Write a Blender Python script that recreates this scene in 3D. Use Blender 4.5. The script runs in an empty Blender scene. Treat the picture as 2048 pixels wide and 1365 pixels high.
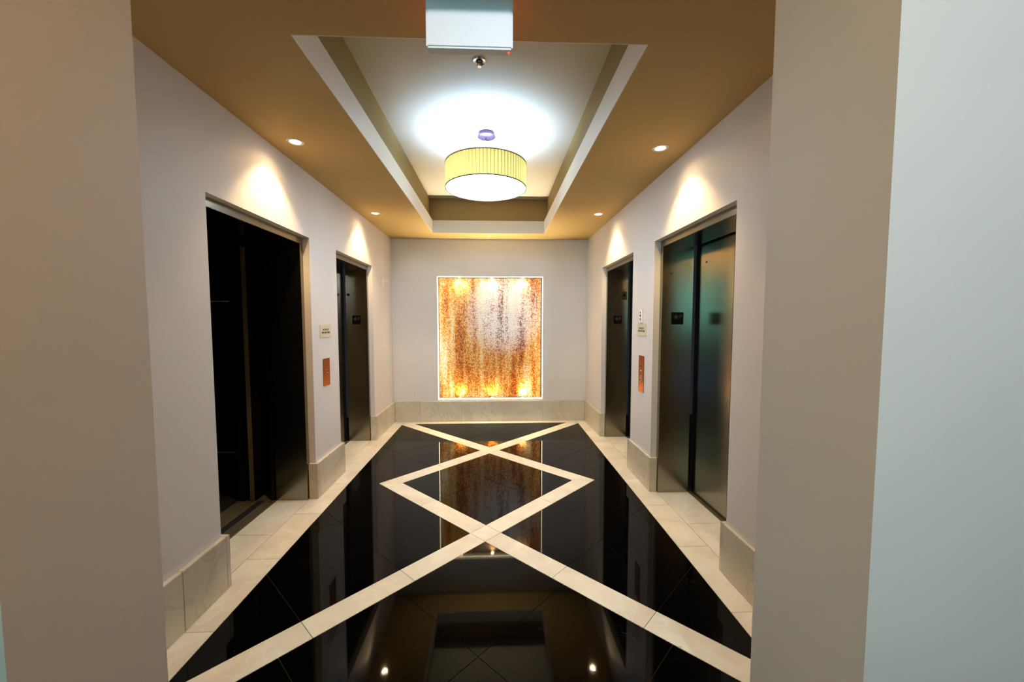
import bpy, bmesh, math, random
from mathutils import Matrix, Vector

random.seed(7)
SC = bpy.context.scene
COL = SC.collection

# ------------------------------------------------------------------ camera
FPX, YAW, PITCH, ROLL = 790.0, 0.0403, 0.0607, 0.0003
cam_d = bpy.data.cameras.new('camera')
cam = bpy.data.objects.new('camera', cam_d)
COL.objects.link(cam)
cam_d.sensor_width = 36.0
cam_d.lens = FPX / 2048 * 36
cam_d.shift_y = 8.57 / 2048
cam_d.clip_start = 0.02
fw = Vector((math.sin(YAW) * math.cos(PITCH), math.cos(YAW) * math.cos(PITCH), -math.sin(PITCH)))
rt = Vector((math.cos(YAW), -math.sin(YAW), 0))
dn = fw.cross(rt)
rt2 = rt * math.cos(ROLL) + dn * math.sin(ROLL)
up = -(dn * math.cos(ROLL) - rt * math.sin(ROLL))
M = Matrix((rt2, up, -fw)).transposed().to_4x4()
M.translation = Vector((0, 0, 1.5))
cam.matrix_world = M
SC.camera = cam

# ------------------------------------------------------------------ world, exposure
W = bpy.data.worlds.new('world')
SC.world = W
W.use_nodes = True
W.node_tree.nodes['Background'].inputs[0].default_value = (0.5, 0.6, 0.7, 1)
W.node_tree.nodes['Background'].inputs[1].default_value = 0.02
vs = SC.view_settings
vs.view_transform = 'Standard'
vs.look = 'None'
vs.gamma = 1
vs.use_curve_mapping = False
vs.exposure = 0.35

def light(name, kind, loc, energy, col, **kw):
    l = bpy.data.lights.new(name, kind)
    l.energy = energy
    l.color = col
    tgt = kw.pop('target', None)
    for k, v in kw.items():
        setattr(l, k, v)
    o = bpy.data.objects.new(name, l)
    COL.objects.link(o)
    o.location = loc
    if tgt is not None:
        o.rotation_euler = (Vector(tgt) - Vector(loc)).to_track_quat('-Z', 'Y').to_euler()
    return o

WARM = (1.0, 0.68, 0.34)
COOL = (0.40, 0.68, 1.0)
E_SPOT, E_FILL, E_LAMP, E_CORR = 72.0, 13.0, 42.0, 110.0
DL = [(-1.345, 2.79), (1.148, 2.79), (-1.346, 4.55), (1.157, 4.49)]
ZC = 2.7065
for x, y in DL:
    light('downlight_beam', 'SPOT', (x, y, ZC - 0.004), E_SPOT, WARM, spot_size=math.radians(100), spot_blend=0.55, shadow_soft_size=0.02, target=(x * 1.06, y, 0))
    light('downlight_spill', 'SPOT', (x, y, ZC - 0.008), E_FILL, WARM, spot_size=math.radians(150), spot_blend=1.0, shadow_soft_size=0.03, target=(x, y, 0))
for a in range(3):
    an = math.radians(30 + 120 * a)
    light('pendant_bulb', 'POINT', (-0.087 + 0.12 * math.cos(an), 3.645 + 0.12 * math.sin(an), 2.722), E_LAMP / 3, COOL, shadow_soft_size=0.03)
light('pendant_glow', 'POINT', (-0.087, 3.645, 2.662), 7.0, (0.62, 0.80, 1.0), shadow_soft_size=0.025)
light('added_corridor_light', 'SPOT', (0.95, -1.2, 2.66), E_CORR, (0.70, 0.84, 1.0), shadow_soft_size=0.03, spot_size=math.radians(78), spot_blend=0.5, target=(1.25, 0.9, 2.1))  # added, unseen: cool light for the right corridor face
light('added_sign_light', 'SPOT', (-0.1, -0.6, 2.66), 60.0, (0.66, 0.82, 1.0), shadow_soft_size=0.02, spot_size=math.radians(34), spot_blend=0.5, target=(-0.09, 1.45, 2.55))  # added, unseen: narrow spot to brighten the exit sign
light('added_warm_light', 'POINT', (-0.5, -0.3, 2.66), 34.0, (1.0, 0.52, 0.14), shadow_soft_size=0.04)  # added, unseen: warms and brightens the opening's jambs

# ------------------------------------------------------------------ materials
def srgb(h):
    c = [int(h[i:i + 2], 16) / 255 for i in (0, 2, 4)]
    return tuple(x / 12.92 if x <= 0.04045 else ((x + 0.055) / 1.055) ** 2.4 for x in c) + (1,)

def mat(name, base, rough=0.5, metal=0.0, spec=0.5, emit=None, estr=0.0, aniso=0.0):
    m = bpy.data.materials.new(name)
    m.use_nodes = True
    b = m.node_tree.nodes['Principled BSDF']
    b.inputs['Base Color'].default_value = base if len(base) == 4 else (*base, 1)
    b.inputs['Roughness'].default_value = rough
    b.inputs['Metallic'].default_value = metal
    b.inputs['Specular IOR Level'].default_value = spec
    b.inputs['Anisotropic'].default_value = aniso
    if emit:
        b.inputs['Emission Color'].default_value = (*emit, 1)
        b.inputs['Emission Strength'].default_value = estr
    return m

def nd(m, t, **kw):
    n = m.node_tree.nodes.new(t)
    for k, v in kw.items():
        if k in n.inputs:
            n.inputs[k].default_value = v
        else:
            setattr(n, k, v)
    return n

def lk(m, a, b):
    m.node_tree.links.new(a, b)

def coords(m, scale=(1, 1, 1)):
    g = nd(m, 'ShaderNodeNewGeometry')
    mp = nd(m, 'ShaderNodeMapping')
    mp.inputs['Scale'].default_value = scale
    lk(m, g.outputs['Position'], mp.inputs['Vector'])
    return mp.outputs['Vector'], g

def ramp(m, fac, stops):
    r = nd(m, 'ShaderNodeValToRGB')
    e = r.color_ramp.elements
    while len(e) > 1:
        e.remove(e[0])
    e[0].position, e[0].color = stops[0]
    for p, c in stops[1:]:
        x = e.new(p)
        x.color = c
    lk(m, fac, r.inputs[0])
    return r.outputs[0]

def paint(name, base, rough=0.55):
    m = mat(name, base, rough, spec=0.3)
    v, _ = coords(m)
    n = nd(m, 'ShaderNodeTexNoise', Scale=160.0, Detail=3.0)
    lk(m, v, n.inputs['Vector'])
    bp = nd(m, 'ShaderNodeBump', Strength=0.05, Distance=0.002)
    lk(m, n.outputs[0], bp.inputs['Height'])
    lk(m, bp.outputs[0], m.node_tree.nodes['Principled BSDF'].inputs['Normal'])
    n2 = nd(m, 'ShaderNodeTexNoise', Scale=1.1, Detail=2.0)
    lk(m, v, n2.inputs['Vector'])
    b2 = tuple(c * 0.95 for c in base[:3]) + (1,)
    b3 = tuple(min(1, c * 1.03) for c in base[:3]) + (1,)
    lk(m, ramp(m, n2.outputs[0], [(0.3, b2), (0.7, b3)]), m.node_tree.nodes['Principled BSDF'].inputs['Base Color'])
    return m

def stone(name, dark, light_, vein, rough=0.22, vs_=2.2, coat=0.0):
    m = mat(name, light_, rough, spec=0.5)
    b = m.node_tree.nodes['Principled BSDF']
    v, g = coords(m, (1.0, 1.0, 1.0))
    # each slab gets its own patch of stone
    add = nd(m, 'ShaderNodeVectorMath', operation='ADD')
    mul = nd(m, 'ShaderNodeMath', operation='MULTIPLY')
    oi = nd(m, 'ShaderNodeObjectInfo')
    mul.inputs[1].default_value = 37.0
    lk(m, oi.outputs['Random'], mul.inputs[0])
    lk(m, v, add.inputs[0])
    lk(m, mul.outputs[0], add.inputs[1])
    n = nd(m, 'ShaderNodeTexNoise', Scale=vs_, Detail=6.0, Roughness=0.6, Distortion=1.2)
    lk(m, add.outputs[0], n.inputs['Vector'])
    base = ramp(m, n.outputs[0], [(0.3, dark), (0.62, light_)])
    n2 = nd(m, 'ShaderNodeTexNoise', Scale=1.3, Detail=5.0, Distortion=2.2)
    lk(m, add.outputs[0], n2.inputs['Vector'])
    vein_f = ramp(m, n2.outputs[0], [(0.485, (0, 0, 0, 1)), (0.5, (1, 1, 1, 1)), (0.515, (0, 0, 0, 1))])
    fm = nd(m, 'ShaderNodeMath', operation='MULTIPLY')
    fm.inputs[1].default_value = 0.45
    lk(m, vein_f, fm.inputs[0])
    mx = nd(m, 'ShaderNodeMix', data_type='RGBA')
    lk(m, fm.outputs[0], mx.inputs[0])
    lk(m, base, mx.inputs[6])
    mx.inputs[7].default_value = vein
    # small dark pits
    vo = nd(m, 'ShaderNodeTexVoronoi', Scale=38.0)
    lk(m, add.outputs[0], vo.inputs['Vector'])
    pit = ramp(m, vo.outputs['Distance'], [(0.045, (0.55, 0.5, 0.42, 1)), (0.075, (1, 1, 1, 1))])
    mm = nd(m, 'ShaderNodeMix', data_type='RGBA', blend_type='MULTIPLY')
    mm.inputs[0].default_value = 0.7
    lk(m, mx.outputs[2], mm.inputs[6])
    lk(m, pit, mm.inputs[7])
    lk(m, mm.outputs[2], b.inputs['Base Color'])
    return m

WALL = paint('wall_paint', (0.74, 0.70, 0.67, 1))
WALLC = paint('opening_paint', (0.74, 0.67, 0.60, 1))
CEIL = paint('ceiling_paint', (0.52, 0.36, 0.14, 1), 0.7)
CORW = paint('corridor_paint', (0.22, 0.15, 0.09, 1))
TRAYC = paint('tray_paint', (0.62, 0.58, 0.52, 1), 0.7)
TRAYW_SHADED = paint('shaded_tray_wall_paint', (0.32, 0.23, 0.10, 1), 0.7)  # ceiling paint darkened, the tray walls' shade put into the colour
LIP = paint('trim_paint', (0.80, 0.76, 0.72, 1), 0.5)
LIME = stone('cream_limestone', (0.68, 0.60, 0.47, 1), (0.84, 0.79, 0.66, 1), (0.88, 0.84, 0.74, 1), 0.3)
BASE = stone('skirting_stone', (0.56, 0.49, 0.37, 1), (0.66, 0.59, 0.46, 1), (0.38, 0.32, 0.24, 1), 0.35, 1.6)
GROUT = mat('grout', (0.085, 0.066, 0.045), 0.9)

def granite():
    m = mat('black_granite', (0.0012, 0.0011, 0.001), 0.035, spec=0.13)
    b = m.node_tree.nodes['Principled BSDF']
    v, _ = coords(m)
    vo = nd(m, 'ShaderNodeTexVoronoi', Scale=7.0)
    lk(m, v, vo.inputs['Vector'])
    c = ramp(m, vo.outputs['Distance'], [(0.018, (0.03, 0.03, 0.028, 1)), (0.03, (0.0012, 0.0011, 0.001, 1))])
    n = nd(m, 'ShaderNodeTexNoise', Scale=1.7, Detail=4.0, Distortion=3.0)
    lk(m, v, n.inputs['Vector'])
    n3 = nd(m, 'ShaderNodeTexNoise', Scale=6.0, Detail=2.0)
    lk(m, v, n3.inputs['Vector'])
    vf = ramp(m, n.outputs[0], [(0.497, (0, 0, 0, 1)), (0.5, (0.012, 0.011, 0.01, 1)), (0.503, (0, 0, 0, 1))])
    br = ramp(m, n3.outputs[0], [(0.5, (0, 0, 0, 1)), (0.6, (1, 1, 1, 1))])
    mu = nd(m, 'ShaderNodeMix', data_type='RGBA', blend_type='MULTIPLY')
    mu.inputs[0].default_value = 1
    lk(m, vf, mu.inputs[6]); lk(m, br, mu.inputs[7])
    ad = nd(m, 'ShaderNodeMix', data_type='RGBA', blend_type='ADD')
    ad.inputs[0].default_value = 1
    lk(m, c, ad.inputs[6]); lk(m, mu.outputs[2], ad.inputs[7])
    lk(m, ad.outputs[2], b.inputs['Base Color'])
    n2 = nd(m, 'ShaderNodeTexNoise', Scale=60.0, Detail=2.0)
    lk(m, v, n2.inputs['Vector'])
    bp = nd(m, 'ShaderNodeBump', Strength=0.02, Distance=0.001)
    lk(m, n2.outputs[0], bp.inputs['Height'])
    lk(m, bp.outputs[0], b.inputs['Normal'])
    return m
GRAN = granite()

def brushed(name, base, rough):
    m = mat(name, base, rough, 1.0)
    b = m.node_tree.nodes['Principled BSDF']
    v, _ = coords(m, (1, 1, 1))
    mp = nd(m, 'ShaderNodeMapping')
    mp.inputs['Scale'].default_value = (220, 220, 1.5)
    lk(m, v, mp.inputs['Vector'])
    n = nd(m, 'ShaderNodeTexNoise', Scale=3.0, Detail=2.0)
    lk(m, mp.outputs[0], n.inputs['Vector'])
    bp = nd(m, 'ShaderNodeBump', Strength=0.06, Distance=0.0006)
    lk(m, n.outputs[0], bp.inputs['Height'])
    lk(m, bp.outputs[0], b.inputs['Normal'])
    return m
STEEL = brushed('brushed_steel', (0.31, 0.285, 0.225, 1), 0.21)
STEEL_D = brushed('dark_steel', (0.10, 0.08, 0.055, 1), 0.3)
CHROME = mat('chrome', (0.55, 0.5, 0.6), 0.12, 1.0)
CANOPY = mat('canopy_metal', (0.10, 0.06, 0.13), 0.25, 0.6)
COPPER = brushed('bronze_plate', (0.27, 0.09, 0.018, 1), 0.25)
BLACKP = mat('black_plastic', (0.003, 0.003, 0.003), 0.6, spec=0.08)
DIMGREY = mat('raised_grey', (0.03, 0.03, 0.03), 0.5)
WHITEP = mat('white_plastic', (0.78, 0.76, 0.72), 0.35)
SIGNWHITE = mat('white_enamel', (0.82, 0.84, 0.86), 0.4)
CREAMP = mat('cream_sign', (0.66, 0.60, 0.42), 0.45)
INK = mat('brown_ink', (0.05, 0.035, 0.015), 0.6)
CABW = mat('cab_laminate', (0.008, 0.005, 0.004), 0.18)
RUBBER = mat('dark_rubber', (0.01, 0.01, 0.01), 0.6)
ALU = mat('sill_aluminium', (0.20, 0.155, 0.08), 0.4, 0.25)
GLASSY = mat('added_teal_glow', (0.1, 0.3, 0.3), 0.3, emit=(0.17, 0.60, 0.68), estr=13.0)  # glow of the added pane, for the teal reflection in the steel
BLUEGL = mat('added_blue_glow', (0.1, 0.2, 0.4), 0.3, emit=(0.10, 0.28, 0.85), estr=4.0)  # glow of the added low pane, for the blue reflection
CARPET = mat('corridor_carpet', (0.10, 0.07, 0.045), 0.9)
BULB = mat('lamp_face', (1, 1, 1), 0.4, emit=(1.0, 0.86, 0.68), estr=14.0)
COOLFACE = mat('added_lamp_face', (1, 1, 1), 0.4, emit=COOL, estr=6.0)  # glowing face of the added cool corridor lamps
PUCK = mat('puck_face', (1, 1, 1), 0.4, emit=(1.0, 0.78, 0.40), estr=20.0)
STRIP = mat('led_strip', (1, 1, 1), 0.4, emit=(1.0, 0.86, 0.58), estr=13.0)
REDLED = mat('red_led', (0.3, 0.02, 0.01), 0.4, emit=(1.0, 0.06, 0.02), estr=1.5)
REDGLOW = mat('red_sign_face', (0.5, 0.05, 0.02), 0.4, emit=(1.0, 0.07, 0.02), estr=1.6)
DIFF = mat('lamp_diffuser', (0.9, 0.9, 0.9), 0.5, emit=(0.62, 0.80, 1.0), estr=17.0)

def fabric(name, k):
    m = mat(name, (0.55 * k, 0.48 * k, 0.20 * k), 0.9)
    nt = m.node_tree
    b = nt.nodes['Principled BSDF']
    out = nt.nodes['Material Output']
    tr = nd(m, 'ShaderNodeBsdfTranslucent')
    tr.inputs[0].default_value = (0.27 * k, 0.172 * k, 0.045 * k, 1)
    mx = nd(m, 'ShaderNodeMixShader')
    mx.inputs[0].default_value = 0.5
    lk(m, b.outputs[0], mx.inputs[1])
    lk(m, tr.outputs[0], mx.inputs[2])
    lk(m, mx.outputs[0], out.inputs[0])
    return m
FABRIC = fabric('pleated_shade_fabric', 1.0)
FOLD = fabric('shade_fold_fabric', 0.42)

def mosaic():
    m = mat('glass_mosaic', (0.6, 0.3, 0.1), 0.3, 0.0)
    b = m.node_tree.nodes['Principled BSDF']
    v, g = coords(m, (5.0, 1.0, 0.55))
    n = nd(m, 'ShaderNodeTexNoise', Scale=1.3, Detail=4.0, Roughness=0.6)
    lk(m, v, n.inputs['Vector'])
    r = nd(m, 'ShaderNodeMath', operation='MULTIPLY_ADD')
    r.inputs[1].default_value = 0.26
    lk(m, g.outputs['Random Per Island'], r.inputs[0])
    a2 = nd(m, 'ShaderNodeMath', operation='ADD')
    a2.inputs[1].default_value = -0.10
    lk(m, n.outputs[0], a2.inputs[0])
    lk(m, a2.outputs[0], r.inputs[2])
    c = ramp(m, r.outputs[0], [(0.22, srgb('5a2406')), (0.36, srgb('a8500f')), (0.48, srgb('d98a2a')), (0.58, srgb('efb964')), (0.7, srgb('f3dcb4')), (0.85, srgb('ffffff'))])
    # paler, mauve glass across the middle, with the lamp's reflection painted in
    s = nd(m, 'ShaderNodeSeparateXYZ')
    lk(m, g.outputs['Position'], s.inputs[0])
    def bump1(sock, mid, half):
        x = nd(m, 'ShaderNodeMath', operation='SUBTRACT'); x.inputs[1].default_value = mid
        lk(m, sock, x.inputs[0])
        y = nd(m, 'ShaderNodeMath', operation='DIVIDE'); y.inputs[1].default_value = half
        lk(m, x.outputs[0], y.inputs[0])
        z = nd(m, 'ShaderNodeMath', operation='POWER'); z.inputs[1].default_value = 2
        lk(m, y.outputs[0], z.inputs[0])
        return z.outputs[0]
    dx = bump1(s.outputs['X'], 0.12, 0.52)
    dz = bump1(s.outputs['Z'], 1.62, 0.55)
    sm = nd(m, 'ShaderNodeMath', operation='ADD')
    lk(m, dx, sm.inputs[0]); lk(m, dz, sm.inputs[1])
    nz = nd(m, 'ShaderNodeMath', operation='MULTIPLY_ADD')
    nz.inputs[1].default_value = 0.55
    lk(m, n.outputs[0], nz.inputs[0]); lk(m, sm.outputs[0], nz.inputs[2])
    nq = nd(m, 'ShaderNodeMapRange')
    nq.inputs['From Min'].default_value = 0.45
    nq.inputs['From Max'].default_value = 1.75
    lk(m, nz.outputs[0], nq.inputs['Value'])
    fac = ramp(m, nq.outputs[0], [(0.1, (0.95, 0.95, 0.95, 1)), (1.0, (0, 0, 0, 1))])
    c2 = ramp(m, r.outputs[0], [(0.28, srgb('5c4448')), (0.40, srgb('c8a8a4')), (0.48, srgb('f4e2ec')), (0.6, srgb('ffffff'))])
    mx = nd(m, 'ShaderNodeMix', data_type='RGBA')
    lk(m, fac, mx.inputs[0]); lk(m, c, mx.inputs[6]); lk(m, c2, mx.inputs[7])
    lk(m, mx.outputs[2], b.inputs['Base Color'])
    return m
MOSAIC = mosaic()

# ------------------------------------------------------------------ builders
ORIG = {}

def tag(o, label=None, cat=None, group=None, kind=None):
    if label: o['label'] = label
    if cat: o['category'] = cat
    if group: o['group'] = group
    if kind: o['kind'] = kind
    return o

def thing(name, loc, label, cat, group=None):
    o = bpy.data.objects.new(name, None)
    o.empty_display_size = 0.05
    COL.objects.link(o)
    o.location = loc
    ORIG[o] = Vector(loc)
    return tag(o, label, cat, group)

def link(name, me, parent=None, mats=None, origin=None):
    """mesh given in world coordinates -> object whose origin is at its parent's (or at origin)"""
    o = bpy.data.objects.new(name, me)
    COL.objects.link(o)
    w = ORIG.get(parent, Vector((0, 0, 0))) if parent is not None else Vector((0, 0, 0))
    if origin is None:
        if len(me.vertices):
            xs = [v.co for v in me.vertices]
            origin = Vector([(min(c[i] for c in xs) + max(c[i] for c in xs)) / 2 for i in range(3)])
            origin.z = min(c.z for c in xs)
        else:
            origin = Vector((0, 0, 0))
    origin = Vector(origin)
    me.transform(Matrix.Translation(-origin))
    ORIG[o] = origin
    if parent is not None:
        o.parent = parent
    o.location = origin - w
    for m in (mats or []):
        me.materials.append(m)
    return o

def bm_box(bm, x0, x1, y0, y1, z0, z1, mi=0):
    if x0 > x1: x0, x1 = x1, x0
    if y0 > y1: y0, y1 = y1, y0
    if z0 > z1: z0, z1 = z1, z0
    v = [bm.verts.new(p) for p in ((x0, y0, z0), (x1, y0, z0), (x1, y1, z0), (x0, y1, z0), (x0, y0, z1), (x1, y0, z1), (x1, y1, z1), (x0, y1, z1))]
    for f in ((0, 3, 2, 1), (4, 5, 6, 7), (0, 1, 5, 4), (1, 2, 6, 5), (2, 3, 7, 6), (3, 0, 4, 7)):
        bm.faces.new([v[i] for i in f]).material_index = mi
    return v

def finish(name, bm, m, parent=None, bevel=0.0, smooth=False, segs=2, origin=None):
    if bevel:
        bmesh.ops.bevel(bm, geom=[e for e in bm.edges], offset=bevel, segments=segs, affect='EDGES', clamp_overlap=True)
    bmesh.ops.recalc_face_normals(bm, faces=bm.faces)
    me = bpy.data.meshes.new(name)
    bm.to_mesh(me)
    bm.free()
    if smooth:
        for p in me.polygons:
            p.use_smooth = True
    return link(name, me, parent, m if isinstance(m, list) else [m], origin)

def box(name, b, m, parent=None, bevel=0.0):
    bm = bmesh.new()
    bm_box(bm, *b)
    return finish(name, bm, m, parent, bevel)

def boxes(name, bs, m, parent=None, bevel=0.0):
    bm = bmesh.new()
    for b in bs:
        bm_box(bm, *b)
    return finish(name, bm, m, parent, bevel)

def lathe(name, prof, center, m, parent=None, n=48, axis='z', closed=False, smooth=True, origin=None):
    """prof: list of (r, h) revolved about the axis through center"""
    bm = bmesh.new()
    rings = []
    c = Vector(center)
    def P(r, h, t):
        a, b = r * math.cos(t), r * math.sin(t)
        return c + {'z': Vector((a, b, h)), 'y': Vector((a, h, b)), 'x': Vector((h, a, b))}[axis]
    for r, h in prof:
        if r < 1e-6:
            rings.append([bm.verts.new(P(0, h, 0))])
        else:
            rings.append([bm.verts.new(P(r, h, 2 * math.pi * i / n)) for i in range(n)])
    pairs = list(zip(rings, rings[1:])) + ([(rings[-1], rings[0])] if closed else [])
    for A, B in pairs:
        for i in range(n):
            j = (i + 1) % n
            if len(A) == 1 and len(B) == 1: continue
            if len(A) == 1: bm.faces.new((A[0], B[i], B[j]))
            elif len(B) == 1: bm.faces.new((A[i], B[0], A[j]))
            else: bm.faces.new((A[i], B[i], B[j], A[j]))
    o = finish(name, bm, m, parent, 0, smooth, origin=origin)
    if smooth:
        try:
            o.data.set_sharp_from_angle(angle=math.radians(35))
        except Exception:
            pass
    return o

def prism(name, poly, z0, z1, m, parent=None, bevel=0.0):
    bm = bmesh.new()
    a = [bm.verts.new((x, y, z0)) for x, y in poly]
    b = [bm.verts.new((x, y, z1)) for x, y in poly]
    n = len(poly)
    bm.faces.new(b)
    bm.faces.new(list(reversed(a)))
    for i in range(n):
        j = (i + 1) % n
        bm.faces.new((a[i], a[j], b[j], b[i]))
    return finish(name, bm, m, parent, bevel, segs=1)

def text(name, s, size, loc, rot, m, parent, extrude=0.0006, align='CENTER'):
    c = bpy.data.curves.new(name, 'FONT')
    c.body = s
    c.size = size
    c.extrude = extrude
    c.align_x = align
    c.align_y = 'CENTER'
    c.offset = 0.0006
    c.materials.append(m)
    o = bpy.data.objects.new(name, c)
    COL.objects.link(o)
    w = ORIG.get(parent, Vector((0, 0, 0)))
    o.parent = parent
    o.location = Vector(loc) - w
    o.rotation_euler = rot
    bpy.context.view_layer.update()
    me = bpy.data.meshes.new_from_object(o.evaluated_get(bpy.context.evaluated_depsgraph_get()))
    bpy.data.objects.remove(o)
    bpy.data.curves.remove(c)
    me.name = name
    q = bpy.data.objects.new(name, me)
    COL.objects.link(q)
    q.parent = parent
    q.location = Vector(loc) - w
    q.rotation_euler = rot
    ORIG[q] = Vector(loc)
    return q

# ------------------------------------------------------------------ dimensions
XL, XR = -1.531, 1.360          # lobby wall faces
BL, BR = -1.504, 1.341          # skirting fronts
YB, YBB = 5.905, 5.879          # back wall face, skirting front
JL, JR, D1, D2 = -1.099, 0.9002, 0.884, 1.297    # opening to the corridor
ZD = 2.184                      # drywall head of each lift opening
ZM = 2.130                      # steel head underside
HB = 0.302                      # skirting height
OPL = [(2.192, 3.352), (3.896, 5.000)]
OPR = [(2.220, 3.376), (3.904, 5.043)]
TX0, TX1, TY0, TY1 = -0.862, 0.667, 1.776, 5.513
ZL, ZU, EU = 2.8747, 3.18, 0.042
WT = 0.31
CY0 = -2.6                      # rear wall of the corridor
CX0, CX1 = -3.2, 5.0
ZH = 2.60                       # underside of the beam over the opening
ZCC = 2.70

# ------------------------------------------------------------------ structure: walls
def side_wall(name, x, out, ops):
    xo = x + out * WT
    bs = []
    ys = [D2] + [v for o in ops for v in o] + [YB + 0.3]
    for k in range(0, len(ys), 2):
        bs.append((x, xo, ys[k], ys[k + 1], 0, ZC))
    for a, b in ops:
        bs.append((x, xo, a, b, ZD, ZC))
    bm = bmesh.new()
    for b in bs:
        bm_box(bm, *b)
    bmesh.ops.remove_doubles(bm, verts=bm.verts, dist=1e-5)
    o = finish(name, bm, WALL)
    return tag(o, kind='structure')

side_wall('wall_left', XL, -1, OPL)
side_wall('wall_right', XR, 1, OPR)
MX0, MX1, MZ0, MZ1, MD = -0.871, 0.703, 0.322, 2.164, 0.17
wb = boxes('wall_back', [(XL, MX0, YB, YB + 0.3, 0, ZC), (MX1, XR, YB, YB + 0.3, 0, ZC), (MX0, MX1, YB, YB + 0.3, 0, MZ0), (MX0, MX1, YB, YB + 0.3, MZ1, ZC), (MX0, MX1, YB + MD + 0.02, YB + 0.3, MZ0, MZ1)], WALL)
tag(wb, kind='structure')
wf = boxes('wall_front', [(CX0, JL, D1, D2, 0, ZC), (JR, CX1, D1, D2, 0, ZC), (JL, JR, D1, D2, ZH, ZC)], WALLC)
tag(wf, kind='structure')
tag(boxes('wall_corridor', [(CX0, -1.5, CY0 - 0.15, CY0, 0, ZC), (-0.45, CX1, CY0 - 0.15, CY0, 0, ZC), (-1.5, -0.45, CY0 - 0.15, CY0, 0.40, 1.40), (CX0 - 0.15, CX0, CY0, D2, 0, ZC), (CX1, CX1 + 0.15, CY0, D2, 0, ZC)], CORW), kind='structure')
w1 = tag(boxes('added_window_1', [(-1.5, -1.44, CY0 - 0.1, CY0 - 0.02, 1.40, ZCC), (-0.51, -0.45, CY0 - 0.1, CY0 - 0.02, 1.40, ZCC), (-1.44, -0.51, CY0 - 0.1, CY0 - 0.02, 1.40, 1.45), (-1.44, -0.51, CY0 - 0.1, CY0 - 0.02, ZCC - 0.05, ZCC), (-1.5, -0.45, CY0 - 0.1, CY0 - 0.02, 0.35, 0.40)], WHITEP), kind='structure')  # added, unseen: glowing panes that tint the right lift's steel
box('pane', (-1.44, -0.51, CY0 - 0.07, CY0 - 0.06, 1.45, ZCC - 0.05), GLASSY, w1)
box('pane', (-1.48, -0.47, CY0 - 0.07, CY0 - 0.06, 0.02, 0.35), BLUEGL, w1)

# ------------------------------------------------------------------ structure: ceiling with its raised tray
ce = boxes('ceiling', [(XL - WT, TX0, D2, YB + 0.3, ZC, ZL), (TX1, XR + WT, D2, YB + 0.3, ZC, ZL), (TX0, TX1, D2, TY0, ZC, ZL), (TX0, TX1, TY1, YB + 0.3, ZC, ZL)], CEIL)
tag(ce, kind='structure')
FT = 0.004
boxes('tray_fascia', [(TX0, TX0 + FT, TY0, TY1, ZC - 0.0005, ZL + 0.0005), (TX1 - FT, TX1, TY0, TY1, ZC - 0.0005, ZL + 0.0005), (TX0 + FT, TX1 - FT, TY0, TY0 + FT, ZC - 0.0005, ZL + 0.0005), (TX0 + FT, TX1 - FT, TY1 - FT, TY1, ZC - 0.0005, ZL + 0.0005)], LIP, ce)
boxes('tray_wall', [(TX0 - EU - 0.05, TX0 - EU, TY0 - EU, TY1 + EU, ZL, ZU), (TX1 + EU, TX1 + EU + 0.05, TY0 - EU, TY1 + EU, ZL, ZU), (TX0 - EU, TX1 + EU, TY0 - EU - 0.05, TY0 - EU, ZL, ZU), (TX0 - EU, TX1 + EU, TY1 + EU, TY1 + EU + 0.05, ZL, ZU)], TRAYW_SHADED, ce)
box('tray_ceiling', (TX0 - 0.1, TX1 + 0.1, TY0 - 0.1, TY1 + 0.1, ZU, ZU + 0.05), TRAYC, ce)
tag(box('ceiling', (CX0 - 0.15, CX1 + 0.15, CY0 - 0.15, D2, ZC, ZC + 0.1), CEIL), kind='structure')

# ------------------------------------------------------------------ floor
fl = tag(boxes('floor', [(CX0 - 0.2, CX1 + 0.2, CY0 - 0.2, YB + 0.3, -0.09, -0.004)], GROUT), kind='structure')
CXF = -0.0785
FX0, FX1, FY1, FYN = -1.367, 1.207, 5.748, 1.30
YC1, YC2, BW = 4.5246, 2.7218, 0.1088
HT = (YC1 - YC2) / 2            # half diagonal of the diamond centre line
GAP = 0.0017

def area(p):
    return 0.5 * sum(p[i][0] * p[(i + 1) % len(p)][1] - p[(i + 1) % len(p)][0] * p[i][1] for i in range(len(p)))

def clip(poly, a, b, c):
    """keep a*x + b*y <= c"""
    out = []
    n = len(poly)
    for i in range(n):
        p, q = poly[i], poly[(i + 1) % n]
        dp, dq = a * p[0] + b * p[1] - c, a * q[0] + b * q[1] - c
        if dp <= 0: out.append(p)
        if dp * dq < 0:
            t = dp / (dp - dq)
            out.append((p[0] + t * (q[0] - p[0]), p[1] + t * (q[1] - p[1])))
    return out

def inset(poly, d):
    if area(poly) < 0: poly = poly[::-1]
    res = poly
    n = len(poly)
    for i in range(n):
        p, q = poly[i], poly[(i + 1) % n]
        dx, dy = q[0] - p[0], q[1] - p[1]
        L = math.hypot(dx, dy)
        if L < 1e-6: continue
        nx, ny = dy / L, -dx / L
        res = clip(res, nx, ny, nx * p[0] + ny * p[1] - d)
        if len(res) < 3: return []
    out = []
    for p in res:
        if not out or math.hypot(p[0] - out[-1][0], p[1] - out[-1][1]) > 1e-4: out.append(p)
    if len(out) > 2 and math.hypot(out[0][0] - out[-1][0], out[0][1] - out[-1][1]) < 1e-4: out.pop()
    return out

def lay(name, polys, m, label=None):
    for p in polys:
        if len(p) < 3 or abs(area(p)) < 4e-4: continue
        q = inset(p, GAP)
        if len(q) < 3 or abs(area(q)) < 2e-4: continue
        prism(name, q, -0.012, random.uniform(-0.00015, 0.0), m, fl)

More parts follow.
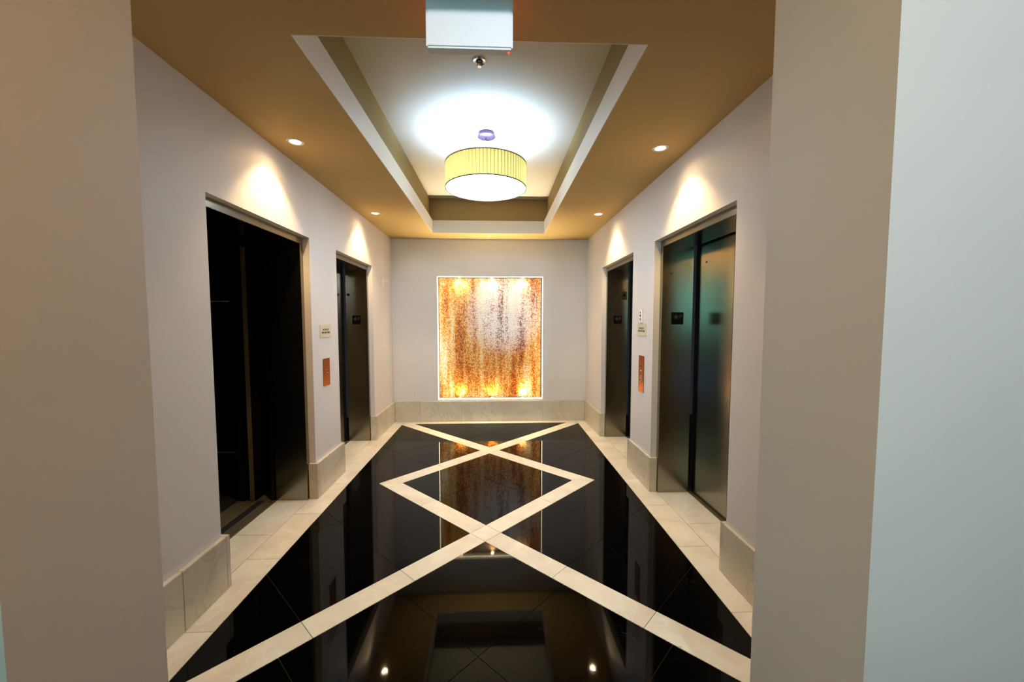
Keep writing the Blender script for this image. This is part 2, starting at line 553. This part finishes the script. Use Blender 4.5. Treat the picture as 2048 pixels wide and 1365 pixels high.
def split(poly, lines):
    """lines: (kind, value) with kind '+': x+y=v, '-': y-x=v, 'x': x=v, 'y': y=v"""
    ps = [poly]
    for k, v in lines:
        a, b = {'+': (1, 1), '-': (-1, 1), 'x': (1, 0), 'y': (0, 1)}[k]
        nx = []
        for p in ps:
            for s in (1, -1):
                r = clip(p, a * s, b * s, v * s)
                if len(r) > 2 and abs(area(r)) > 1e-5: nx.append(r)
        ps = nx
    return ps

rect = [(FX0, FYN), (FX1, FYN), (FX1, FY1), (FX0, FY1)]
def edges(yc):      # sum / difference constants of the centre lines through a crossing
    return yc + CXF, yc - CXF
s1, m1 = edges(YC1)
s2, m2 = edges(YC2)
CLIPF = lambda p: [q for q in [clip(clip(clip(clip(p, -1, 0, -FX0), 1, 0, FX1), 0, 1, FY1), 0, -1, -FYN)] if len(q) > 2]

# black granite fields
Ty = (YC1 + YC2) / 2
tipL, tipR = CXF - HT - BW, CXF + HT + BW
big = 3.0
near = clip(clip(rect, 1, 1, s2 - BW), -1, 1, m2 - BW)
top = clip(clip(rect, -1, -1, -(s1 + BW)), 1, -1, -(m1 + BW))
dia = [(CXF, YC1 - BW), (CXF - HT + BW, Ty), (CXF, YC2 + BW), (CXF + HT - BW, Ty)]
lu = [(FX0, Ty), (tipL, Ty), (CXF - BW, YC1), (FX0, s1 - BW - FX0)]
lu = clip(lu, 0, 1, FY1)
ld = [(FX0, Ty), (FX0, FX0 + m2 + BW), (CXF - BW, YC2), (tipL, Ty)]
ru = [(FX1, Ty), (FX1, m1 - BW + FX1), (CXF + BW, YC1), (tipR, Ty)]
ru = clip(ru, 0, 1, FY1)
rd = [(FX1, Ty), (tipR, Ty), (CXF + BW, YC2), (FX1, s2 + BW - FX1)]
lay('granite_tile', split(near, [('-', 1.77), ('-', 0.90), ('-', 0.04), ('+', 1.60), ('+', 0.74)]), GRAN)
lay('granite_tile', split(ld, [('+', 1.743), ('+', 0.95), ('-', 4.10)]), GRAN)
lay('granite_tile', split(rd, [('-', 1.885), ('-', 1.095)]), GRAN)
lay('granite_tile', split(lu, [('-', 5.55), ('+', 3.35)]), GRAN)
lay('granite_tile', split(ru, [('+', 5.40), ('-', 3.50)]), GRAN)
lay('granite_tile', split(dia, [('+', s2 + 0.96), ('-', m2 + 0.96)]), GRAN)
lay('granite_tile', split(top, [('-', m1 + 0.75), ('+', s1 + 0.75)]), GRAN)

# cream bands
def band(kind, c, lo, hi, cuts):
    """kind '-': the band follows y-x=c, runs over x+y in lo..hi; '+': follows x+y=c"""
    if kind == '-':
        P = lambda s, t: ((s - t) / 2, (s + t) / 2)
        poly = [P(lo, c - BW), P(hi, c - BW), P(hi, c + BW), P(lo, c + BW)]
        lines = [('+', v) for v in cuts]
    else:
        P = lambda s, t: ((t - s) / 2, (t + s) / 2)
        poly = [P(lo, c - BW), P(hi, c - BW), P(hi, c + BW), P(lo, c + BW)]
        lines = [('-', v) for v in cuts]
    return [poly], lines

def add_band(kind, c, lo, hi, cuts, extra=None):
    (p,), lines = band(kind, c, lo, hi, cuts)
    ps = CLIPF(p)
    for q in ps:
        if extra: q = extra(q)
        lay('limestone_tile', split(q, lines), LIME)

lay('limestone_tile', [[(CXF, YC2 + BW), (CXF - BW, YC2), (CXF, YC2 - BW), (CXF + BW, YC2)]], LIME)
lay('limestone_tile', [[(CXF, YC1 + BW), (CXF - BW, YC1), (CXF, YC1 - BW), (CXF + BW, YC1)]], LIME)
add_band('-', m2, -1.0, s2 - BW, [1.743, 0.95])                    # lower left leg
add_band('+', s2, -1.0, m2 - BW, [1.89, 1.10, 0.30])               # lower right leg
add_band('+', s1, m1 + BW, 8.0, [m1 + 0.86, m1 + 1.65])            # upper left arm
add_band('-', m1, s1 + BW, 8.0, [s1 + 0.86, s1 + 1.65])            # upper right arm
below = lambda q: clip(q, 0, 1, Ty)
above = lambda q: clip(q, 0, -1, -Ty)
add_band('+', s2, m2 + BW, 8.0, [m2 + 0.98], below)                # diamond, lower left side
add_band('-', m2, s2 + BW, 8.0, [s2 + 0.98], below)                # diamond, lower right side
add_band('-', m1, -1.0, s1 - BW, [s1 - 0.98], above)               # diamond, upper left side
add_band('+', s1, -1.0, m1 - BW, [m1 - 0.75], above)               # diamond, upper right side

# cream borders with their joints
def row(x0, x1, ys):
    lay('limestone_tile', [[(x0, a), (x1, a), (x1, b), (x0, b)] for a, b in zip(ys, ys[1:])], LIME)
row(-1.578, FX0, [1.29, 1.881, 2.471, 3.060, 3.625, 4.170, 4.760, 5.350, 5.90])
row(FX1, 1.411, [1.31, 1.903, 2.498, 3.092, 3.623, 4.187, 4.780, 5.370, 5.90])
row(-1.840, -1.578, [2.10, 2.761, 3.40])
row(-1.840, -1.578, [3.85, 4.421, 5.05])
row(1.411, 1.684, [2.362 - 0.24, 2.790, 3.42])
row(1.411, 1.684, [3.85, 4.40, 5.09])
lay('limestone_tile', [[(a, FY1), (b, FY1), (b, 5.90), (a, 5.90)] for a, b in zip([FX0, -1.131, -0.52, 0.092, 0.706, FX1], [-1.131, -0.52, 0.092, 0.706, FX1])], LIME)
# corridor floor in front of the opening
for i in range(12):
    for j in range(6):
        a, b = CX0 + i * 0.69, CY0 + j * 0.65
        lay('carpet_tile', [[(a, b), (min(a + 0.69, CX1), b), (min(a + 0.69, CX1), min(b + 0.65, 1.29)), (a, min(b + 0.65, 1.29))]], CARPET)

# ------------------------------------------------------------------ skirting
def skirt_run(name, segs):
    root = bpy.data.objects.new(name, None)
    COL.objects.link(root)
    root.empty_display_size = 0.05
    first = segs[0]
    root.location = (first[0], first[2], 0)
    ORIG[root] = Vector(root.location)
    tag(root, kind='structure')
    for s in segs:
        x0, x1, y0, y1 = s
        g = 0.0008
        if abs(x1 - x0) > abs(y1 - y0): x0 += g; x1 -= g
        else: y0 += g; y1 -= g
        box('stone_slab', (x0, x1, y0, y1, 0.0006, HB), BASE, root, 0.002)
    return root

def side_segs(x, f, inner, ops, joints, side):
    """front slabs between openings and return slabs lining each reveal"""
    t = 0.03
    segs = []
    rx = x + side * 0.050
    spans = []
    y = D2
    for a, b in ops:
        spans.append((y, a)); y = b
    spans.append((y, YBB))
    for k, (a, b) in enumerate(spans):
        cuts = [a] + [j for j in joints if a + 0.05 < j < b - 0.05] + [b]
        for c, d in zip(cuts, cuts[1:]):
            segs.append((min(x, f), max(x, f), c, d))
    for a, b in ops:
        segs.append((min(f, rx), max(f, rx), a, a + t))
        segs.append((min(f, rx), max(f, rx), b - t, b))
    return segs
skirt_run('baseboard_left', side_segs(XL, BL, None, OPL, [1.885, 5.42], -1))
skirt_run('baseboard_right', side_segs(XR, BR, None, OPR, [1.70, 5.46], 1))
skirt_run('baseboard_back', [(a, b, YBB, YB) for a, b in zip([BL, -1.131, -0.52, 0.092, 0.706], [-1.131, -0.52, 0.092, 0.706, BR])])

# ------------------------------------------------------------------ lifts
def star_pts(cx, cz, r, ri):
    out = []
    for k in range(10):
        a = math.pi / 2 + k * math.pi / 5
        q = r if k % 2 == 0 else ri
        out.append((cx + q * math.cos(a), cz + q * math.sin(a)))
    return out

def elevator(side, y0, y1, label, group='lifts along the lobby', is_open=False, plate=None, switch=None, mat_=STEEL):
    """side -1 left, +1 right. xw wall face; frame sits 5 cm behind it, 26 cm deep"""
    xw = XL if side < 0 else XR
    xf = -1.584 if side < 0 else 1.412
    xj = -1.842 if side < 0 else 1.680
    t = thing('elevator', (xf, (y0 + y1) / 2, 0), label, 'elevator', group)
    fwid = 0.05
    g = 0.001
    # frame: two deep jambs and a head, each its own part
    for a, b in ((y0 + g, y0 + fwid), (y1 - fwid, y1 - g)):
        box('jamb', (xf, xj, a, b, 0.001, ZM - 0.0005), mat_, t, 0.002)
    box('head_panel', (xf, xj, y0 + g, y1 - g, ZM, ZD - 0.002), mat_, t, 0.002)
    ya, yb = y0 + fwid, y1 - fwid
    xd = xj + side * 0.032
    # threshold with grooves
    sb = []
    xs0 = xj + side * 0.001
    n = 5
    for k in range(n):
        xa = xs0 + side * (0.0 + k * 0.019)
        sb.append((xa, xa + side * 0.008, ya, yb, -0.001, 0.004))
    boxes('threshold', sb, ALU, t)
    box('groove_shade_sheet', (xs0, xs0 + side * (0.148 if is_open else 0.095), ya, yb, -0.0038, -0.0011), RUBBER, t)  # black sheet standing in for shade in the grooves and running gap
    if not is_open:
        ym = ya + (yb - ya) * 0.5
        for a, b in ((ya - 0.02, ym - 0.001), (ym + 0.001, yb + 0.02)):
            box('door_panel', (xd, xd + side * 0.03, a, b, 0.006, ZD + 0.05), mat_, t, 0.002)
    # landing shaft surround keeps the recess dark behind
    if plate:
        px0, px1, pz0, pz1, py = plate
        p = box('floor_number_plate', (px0, px1, py - 0.003, py, pz0, pz1), BLACKP, t, 0.001)
        cx, cz, w = (px0 + px1) / 2, (pz0 + pz1) / 2, px1 - px0
        bm = bmesh.new()
        pts = star_pts(cx - 0.012, cz + 0.012, w * 0.26, w * 0.11)
        A = [bm.verts.new((x, py - 0.0045, z)) for x, z in pts]
        B = [bm.verts.new((x, py - 0.003, z)) for x, z in pts]
        c0 = bm.verts.new((cx - 0.012, py - 0.0045, cz + 0.012))
        for i in range(10):
            j = (i + 1) % 10
            bm.faces.new((A[i], A[j], c0)); bm.faces.new((A[i], B[i], B[j], A[j]))
        finish('star', bm, DIMGREY, p)
        text('letter', 'P', w * 0.5, (cx + 0.028, py - 0.0038, cz + 0.012), (math.pi / 2, 0, 0), DIMGREY, p)
    if switch:
        sx, sz, sy, wide = switch
        if wide:
            box('key_plate', (sx - 0.032, sx + 0.032, sy - 0.003, sy, sz - 0.058, sz + 0.044), STEEL_D, t, 0.001)
        lathe('key_switch', [(0.0, -0.012), (0.011, -0.012), (0.013, -0.006), (0.016, -0.003), (0.016, 0)], (sx, sy - 0.003, sz), BLACKP, t, 20, 'y')
    return t, xj, xd, ya, yb

PL = 0.103
eL1, xj, xd, ya, yb = elevator(-1, *OPL[0], 'open elevator with dark unlit cab on the left, nearest the camera', is_open=True)
eL2 = elevator(-1, *OPL[1], 'closed elevator on the left wall, beside the back corner', plate=(-1.769, -1.668, 1.464, 1.572, 4.949), switch=(-1.808, 1.827, 4.949, False))[0]
eR2 = elevator(1, *OPR[1], 'closed elevator on the right wall, beside the back corner, with key plate on its jamb', plate=(1.498, 1.602, 1.466, 1.570, 4.992), switch=(1.634, 1.830, 4.992, True))[0]
eR1 = elevator(1, *OPR[0], 'closed steel elevator on the right with teal reflections, nearest the camera', plate=(1.497, 1.600, 1.473, 1.576, 3.325))[0]
for c, rr, ax in (((1.489, 3.325, 1.906), 0.005, 'y'),):
    lathe('sight_hole', [(0, -0.002), (rr, -0.002), (rr, 0.0)], c, BLACKP, eR1, 16, ax)
lathe('sight_hole', [(0, -0.002), (0.008, -0.002), (0.008, 0.0)], (1.712, 3.18, 1.98), BLACKP, eR1, 16, 'x')

# open lift: car sill, retracted doors, car interior
cabx0, cabx1, caby0, caby1 = -3.55, -2.16, 1.75, 3.80
sb = [(-1.995 - k * 0.0165, -1.995 - k * 0.0165 - 0.007, ya, yb - 0.01, -0.001, 0.004) for k in range(10)]
boxes('car_threshold', sb, ALU, eL1)
box('groove_shade_sheet', (-1.9915, -2.159, ya, yb, -0.0038, -0.0011), RUBBER, eL1)  # black sheet as shade between the car sill bars
box('floor_panel', (cabx0, cabx1, caby0, caby1, -0.0035, 0.002), RUBBER, eL1)
bpost = box('car_door', (-2.045, -2.013, yb - 0.012, yb + 0.45, 0.01, 2.15), CABW, eL1, 0.003)
box('leading_edge', (-2.046, -2.012, yb - 0.016, yb - 0.0125, 0.01, 2.10), ALU, bpost)
box('hoistway_door', (-1.885, -1.855, yb + 0.002, yb + 0.5, 0.01, 2.20), STEEL_D, eL1, 0.002)
box('car_front_wall', (-2.16, -2.10, yb + 0.005, caby1, 0.0, 2.5), CABW, eL1)
box('car_front_wall', (-2.16, -2.10, caby0, ya - 0.005, 0.0, 2.5), CABW, eL1)
for a, b, c, d in ((cabx0 - 0.03, cabx0, caby0, caby1), (cabx0, cabx1, caby1, caby1 + 0.03), (cabx0, cabx1, caby0 - 0.03, caby0)):
    w = box('wall_panel', (a, b, c, d, 0.0, 2.45), CABW, eL1)
    for z in (0.25, 1.68):
        if b - a < 0.1: box('metal_strip', (b, b + 0.004, c, d, z, z + 0.012), WHITEP, w)
        elif c > 3: box('metal_strip', (a, b, c - 0.004, c, z, z + 0.012), WHITEP, w)
box('ceiling_panel', (cabx0, cabx1, caby0, caby1, 2.40, 2.43), CABW, eL1)
box('handrail', (cabx0 + 0.05, cabx0 + 0.07, caby0 + 0.2, caby1 - 0.2, 0.86, 0.90), STEEL, eL1, 0.004)
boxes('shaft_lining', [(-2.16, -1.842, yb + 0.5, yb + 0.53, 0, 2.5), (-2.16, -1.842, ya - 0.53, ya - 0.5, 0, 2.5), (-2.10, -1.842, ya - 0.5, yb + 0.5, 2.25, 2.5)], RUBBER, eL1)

# ------------------------------------------------------------------ mosaic panel in its lit niche
tx, tz = 0.0145, 0.0145
def mosaic_panel():
    y = YB + MD
    t = thing('mosaic_panel', ((MX0 + MX1) / 2, y, MZ0), 'large backlit gold and copper glass mosaic panel in niche on back wall', 'artwork')
    box('backing_board', (MX0 + 0.004, MX1 - 0.004, y + 0.002, y + 0.018, MZ0 + 0.004, MZ1 - 0.004), INK, t)
    nx = int((MX1 - MX0 - 0.01) / tx); nz = int((MZ1 - MZ0 - 0.01) / tz)
    vs_, fs = [], []
    rr = random.Random(3)
    h = tx * 0.455
    for j in range(nz):
        for i in range(nx):
            cx = MX0 + 0.006 + (i + 0.5) * tx
            cz = MZ0 + 0.006 + (j + 0.5) * tz
            a, b = rr.gauss(0, 0.05), rr.gauss(0, 0.05)
            k = len(vs_)
            for sx, sz in ((-1, -1), (1, -1), (1, 1), (-1, 1)):
                vs_.append((cx + sx * h, y - 0.001 + a * sx * h + b * sz * h, cz + sz * h))
            fs.append((k, k + 1, k + 2, k + 3))
    me = bpy.data.meshes.new('mosaic_tile')
    me.from_pydata(vs_, [], fs)
    o = link('mosaic_tile', me, t, [MOSAIC])
    tag(o, kind='stuff')
    return t
mosaic_panel()
# light strips round the niche, and small puck lamps at the head and foot of the panel
ys0, ys1 = YB + 0.055, YB + 0.070
strip = thing('light_strip', ((MX0 + MX1) / 2, ys0, MZ0), 'warm white light strip running round the edge of the mosaic niche', 'light')
box('side_strip', (MX0 + 0.0005, MX0 + 0.004, ys0, ys1, MZ0 + 0.02, MZ1 - 0.02), STRIP, strip)
box('side_strip', (MX1 - 0.004, MX1 - 0.0005, ys0, ys1, MZ0 + 0.02, MZ1 - 0.02), STRIP, strip)
box('bottom_strip', (MX0 + 0.02, MX1 - 0.02, ys0, ys1, MZ0 + 0.0005, MZ0 + 0.004), STRIP, strip)
box('top_strip', (MX0 + 0.02, MX1 - 0.02, ys0, ys1, MZ1 - 0.004, MZ1 - 0.0005), STRIP, strip)
light('strip_glow', 'AREA', ((MX0 + MX1) / 2, YB + 0.062, MZ0 + 0.012), 12.0, (1.0, 0.86, 0.56), shape='RECTANGLE', spread=math.radians(50), size=1.45, size_y=0.02, target=((MX0 + MX1) / 2, YB - 0.55, 2.7))
light('strip_glow', 'AREA', ((MX0 + MX1) / 2, YB + 0.062, MZ1 - 0.012), 4.0, (1.0, 0.84, 0.50), shape='RECTANGLE', spread=math.radians(50), size=1.45, size_y=0.02, target=((MX0 + MX1) / 2, YB - 0.5, 0.0))
PX = [-0.555, -0.065, 0.405]
where = ['left', 'centre', 'right']
for z, s, nm in ((MZ1, -1, 'top'), (MZ0, 1, 'bottom')):
    for k, x in enumerate(PX):
        y = YB + MD - 0.045
        t = thing('puck_light', (x, y, z), '%s small round warm puck lamp at the %s edge of the mosaic niche' % (where[k], nm), 'light', 'puck lamps in the mosaic niche')
        lathe('housing', [(0.028, s * 0.0005), (0.028, s * 0.006), (0.022, s * 0.007), (0.022, s * 0.003)], (x, y, z), CHROME, t, 24)
        lathe('lens', [(0, s * 0.0045), (0.0215, s * 0.0045)], (x, y, z), PUCK, t, 24)
        light('puck_glow', 'SPOT', (x, y, z + s * 0.012), 13.0, (1.0, 0.66, 0.26), spot_size=math.radians(140), spot_blend=0.9, shadow_soft_size=0.02, target=(x, y + 0.02, z + s))

# ------------------------------------------------------------------ drum pendant
PX0, PY0 = -0.087, 3.645
pend = thing('pendant_lamp', (PX0, PY0, 2.69), 'large round drum pendant lamp with pleated yellow shade under tray ceiling', 'lamp')
def pleats():
    bm = bmesh.new()
    n = 74
    r0 = 0.360
    rows = [2.697, 2.72, 2.80, 2.88, 2.899]
    m = n * 6
    rings = []
    for z in rows:
        ring = []
        for i in range(m):
            t = (i % 6) / 6.0
            amp = 0.011
            off = amp * (abs(math.sin(math.pi * t)) - 0.8)
            a = 2 * math.pi * i / m
            ring.append(bm.verts.new((PX0 + (r0 + off) * math.cos(a), PY0 + (r0 + off) * math.sin(a), z)))
        rings.append(ring)
    for A, B in zip(rings, rings[1:]):
        for i in range(m):
            j = (i + 1) % m
            bm.faces.new((A[i], A[j], B[j], B[i])).material_index = 1 if i % 6 == 0 else 0
    return finish('shade', bm, [FABRIC, FOLD], pend, 0, True)
sh = pleats()
TRIMM = mat('shade_edge_trim', (0.16, 0.15, 0.10), 0.7)
for z in (2.693, 2.900):
    lathe('rim', [(0.3570, z - 0.004), (0.3635, z - 0.004), (0.3635, z + 0.004), (0.3570, z + 0.004)], (PX0, PY0, 0), TRIMM, sh, 96, closed=True)
lathe('diffuser', [(0, 2.694), (0.356, 2.694), (0.356, 2.699), (0, 2.699)], (PX0, PY0, 0), DIFF, pend, 96)
lathe('canopy', [(0, 3.136), (0.066, 3.138), (0.080, 3.145), (0.080, 3.152), (0.074, 3.156), (0.070, 3.1795), (0, 3.1795)], (PX0 + 0.006, PY0, 0), CANOPY, pend, 48)
lathe('stem', [(0.006, 2.78), (0.006, 3.14)], (PX0, PY0, 0), CHROME, pend, 16)
for a in range(3):
    an = math.radians(90 + 120 * a)
    bm = bmesh.new()
    c, s_ = math.cos(an), math.sin(an)
    pts = []
    for r, w in ((0.0, 0.003), (0.356, 0.003)):
        for q in (-1, 1):
            for z in (2.885, 2.89):
                pts.append(bm.verts.new((PX0 + r * c - q * w * s_, PY0 + r * s_ + q * w * c, z)))
    for f in ((0, 1, 3, 2), (4, 6, 7, 5), (0, 4, 5, 1), (2, 3, 7, 6), (0, 2, 6, 4), (1, 5, 7, 3)):
        bm.faces.new([pts[i] for i in f])
    finish('spider_arm', bm, CHROME, pend)
for a in range(3):
    an = math.radians(30 + 120 * a)
    x, y = PX0 + 0.12 * math.cos(an), PY0 + 0.12 * math.sin(an)
    lathe('lamp_holder', [(0.0, 2.70), (0.018, 2.70), (0.018, 2.735), (0.0, 2.735)], (x, y, 0), WHITEP, pend, 16)

# ------------------------------------------------------------------ recessed downlights
names = ['recessed round ceiling downlight above the open elevator on the left', 'recessed round ceiling downlight above the near elevator on the right', 'recessed round ceiling downlight above the far elevator on the left', 'recessed round ceiling downlight above the far elevator on the right']
for (x, y), lb in zip(DL, names):
    t = thing('downlight', (x, y, ZC), lb, 'light', 'downlights along the lobby ceiling')
    lathe('trim_ring', [(0.036, 0.0), (0.036, -0.003), (0.050, -0.005), (0.0545, -0.002), (0.0545, 0.0)], (x, y, ZC), WHITEP, t, 40)
    lathe('lamp_face', [(0, -0.0035), (0.030, -0.0025), (0.035, -0.0012)], (x, y, ZC), BULB, t, 32)

# ------------------------------------------------------------------ exit sign box
ex = thing('exit_sign', (-0.09, 1.472, 2.458), 'white hanging exit sign box seen from behind, at top of frame', 'sign')
box('housing', (-0.242, 0.062, 1.450, 1.492, 2.458, 2.652), SIGNWHITE, ex, 0.006)
box('mounting_canopy', (-0.242, 0.062, 1.452, 1.490, 2.6525, ZC - 0.0005), SIGNWHITE, ex, 0.003)
box('lit_face', (-0.225, 0.045, 1.4922, 1.4945, 2.475, 2.635), REDGLOW, ex)
lathe('indicator', [(0, -0.004), (0.003, -0.004), (0.004, 0)], (0.048, 1.470, 2.458), REDLED, ex, 16)
for x in (-0.180, -0.010):
    lathe('screw', [(0, -0.002), (0.003, -0.002), (0.004, 0)], (x, 1.456, 2.458), WHITEP, ex, 12)

# ------------------------------------------------------------------ sprinklers
def sprinkler(x, y, z, lb, small=False):
    t = thing('sprinkler', (x, y, z), lb, 'sprinkler')
    k = 0.7 if small else 1.0
    lathe('escutcheon', [(0.024 * k, 0), (0.024 * k, -0.004), (0.040 * k, -0.008), (0.044 * k, -0.004), (0.044 * k, 0)], (x, y, z), CHROME if not small else WHITEP, t, 32)
    lathe('cup', [(0, -0.003), (0.0235 * k, -0.0015)], (x, y, z), BLACKP if not small else WHITEP, t, 24)
    lathe('deflector', [(0, -0.040 * k), (0.013 * k, -0.042 * k), (0.015 * k, -0.038 * k), (0.004, -0.034 * k), (0.004, -0.012), (0.009, -0.005)], (x, y, z), CHROME if not small else WHITEP, t, 24)
    boxes('yoke_arm', [(x - 0.012 * k, x - 0.009 * k, y - 0.002, y + 0.002, z - 0.037 * k, z - 0.004), (x + 0.009 * k, x + 0.012 * k, y - 0.002, y + 0.002, z - 0.037 * k, z - 0.004)], CHROME if not small else WHITEP, t)
sprinkler(-0.103, 2.66, ZU, 'chrome sprinkler head with dark cup on upper ceiling behind exit sign')
sprinkler(-0.105, 5.72, ZC, 'tiny white sprinkler head on low ceiling above the mosaic panel', True)

# ------------------------------------------------------------------ wall plates
def fire_sign(side, y0, y1, z0, z1, lb):
    x = XL if side < 0 else XR
    t = thing('fire_sign', (x, (y0 + y1) / 2, z0), lb, 'sign')
    box('plate', (x, x - side * 0.006, y0, y1, z0, z1), CREAMP, t, 0.0015)
    rz = math.pi / 2 if side < 0 else -math.pi / 2
    ym = (y0 + y1) / 2
    for s, dz in (('IN CASE OF', 0.012), ('FIRE USE STAIRS', -0.014)):
        text('lettering', s, 0.0235, (x - side * 0.0062, ym, (z0 + z1) / 2 + dz), (math.pi / 2, 0, rz), INK, t)
fire_sign(-1, 3.495, 3.722, 1.357, 1.470, 'cream fire instruction sign on left wall above the copper call plate')
fire_sign(1, 3.526, 3.742, 1.364, 1.481, 'cream fire instruction sign on right wall below the white wall device')

def call_plate(side, y0, y1, z0, z1, lb, extra):
    x = XL if side < 0 else XR
    t = thing('call_plate', (x, (y0 + y1) / 2, z0), lb, 'button panel')
    box('plate', (x, x - side * 0.005, y0, y1, z0, z1), COPPER, t, 0.0012)
    ym = (y0 + y1) / 2
    xs = x - side * 0.005
    def btn(nm, z, r, m, h=0.004):
        lathe(nm, [(0, -side * h), (r * 0.8, -side * h), (r, -side * h * 0.5), (r, 0)], (xs, ym, z), m, t, 24, 'x')
    for z in (z0 + 0.016, z1 - 0.016):
        btn('screw', z, 0.005, COPPER, 0.001)
    if not extra:
        btn('button_ring', z0 + 0.132, 0.016, CHROME, 0.003)
        btn('button', z0 + 0.132, 0.011, BLACKP, 0.005)
    else:
        btn('button_ring', z1 - 0.100, 0.015, CHROME, 0.003)
        btn('button', z1 - 0.100, 0.011, BLACKP, 0.005)
        btn('indicator', z1 - 0.140, 0.006, WHITEP)
        btn('indicator', z1 - 0.192, 0.006, WHITEP)
        btn('key_switch_ring', z1 - 0.225, 0.024, CHROME, 0.004)
        btn('key_switch', z1 - 0.225, 0.013, DIMGREY, 0.008)
call_plate(-1, 3.538, 3.675, 0.921, 1.167, 'short copper elevator call plate with one button on left wall', False)
call_plate(1, 3.562, 3.690, 0.839, 1.179, 'tall copper elevator call plate with key switch on right wall', True)

t = thing('wall_device', (XR, 3.655, 1.488), 'white wall plate with black dot above the right fire sign', 'wall plate')
box('plate', (XR, XR - 0.010, 3.612, 3.698, 1.486, 1.612), WHITEP, t, 0.003)
for z, r, m in ((1.580, 0.008, DIMGREY), (1.553, 0.010, BLACKP), (1.520, 0.008, DIMGREY)):
    lathe('button', [(0, -0.003), (r, -0.003), (r, 0)], (XR - 0.010, 3.655, z), m, t, 20, 'x')

t = thing('power_outlet', (-1.216, YB, 0.356), 'white duplex power outlet low on back wall, left of the mosaic', 'outlet')
box('cover_plate', (-1.253, -1.180, YB - 0.006, YB, 0.356, 0.446), WHITEP, t, 0.002)
for z in (0.381, 0.421):
    f = lathe('socket', [(0, -0.0025), (0.014, -0.0025), (0.016, 0)], (-1.216, YB - 0.006, z), WHITEP, t, 24, 'y')
    boxes('slot', [(-1.223, -1.221, YB - 0.0092, YB - 0.0084, z - 0.004, z + 0.006), (-1.212, -1.210, YB - 0.0092, YB - 0.0084, z - 0.004, z + 0.006)], BLACKP, f)

t = thing('wall_bracket', (XL, 5.42, 1.97), 'small white wall plate with projecting arm near left back corner', 'wall bracket')
box('plate', (XL, XL + 0.012, 5.378, 5.462, 1.972, 2.088), WHITEP, t, 0.003)
lathe('arm', [(0.010, 0.0), (0.010, 0.05), (0.0, 0.05)], (XL + 0.012, 5.425, 2.035), WHITEP, t, 16, 'x')
lathe('knob', [(0, 0.0), (0.018, 0.003), (0.020, 0.02), (0.0, 0.03)], (XL + 0.055, 5.425, 2.035), WHITEP, t, 20, 'x')

# added lamp bodies, unseen behind the camera, for the added corridor lights
for x_, y_, lb in ((0.95, -1.2, 'added unseen cool white lamp at the right side of the corridor'), (-0.1, -0.6, 'added unseen cool white lamp facing the exit sign'), (-0.5, -0.3, 'added unseen warm lamp over the corridor')):
    t = thing('added_corridor_fixture', (x_, y_, 2.674), lb, 'light')
    lathe('housing', [(0.10, 0.028), (0.10, 0.012), (0.085, 0.010), (0.085, 0.018)], (x_, y_, 2.672), WHITEP, t, 40)
    lathe('diffuser', [(0, 0.016), (0.084, 0.016)], (x_, y_, 2.672), BULB if x_ == -0.5 else COOLFACE, t, 40)

# crumb of stone on the floor by the right leg of the pattern
bm = bmesh.new()
bmesh.ops.create_icosphere(bm, subdivisions=2, radius=0.007)
rr = random.Random(5)
for v in bm.verts:
    v.co *= rr.uniform(0.7, 1.15)
    v.co.z = abs(v.co.z) * 0.6
    v.co += Vector((0.845, 1.703, 0.0))
o = finish('stone_chip', bm, LIME)
tag(o, 'tiny pale chip of stone lying on the black floor beside the cream band', 'debris')
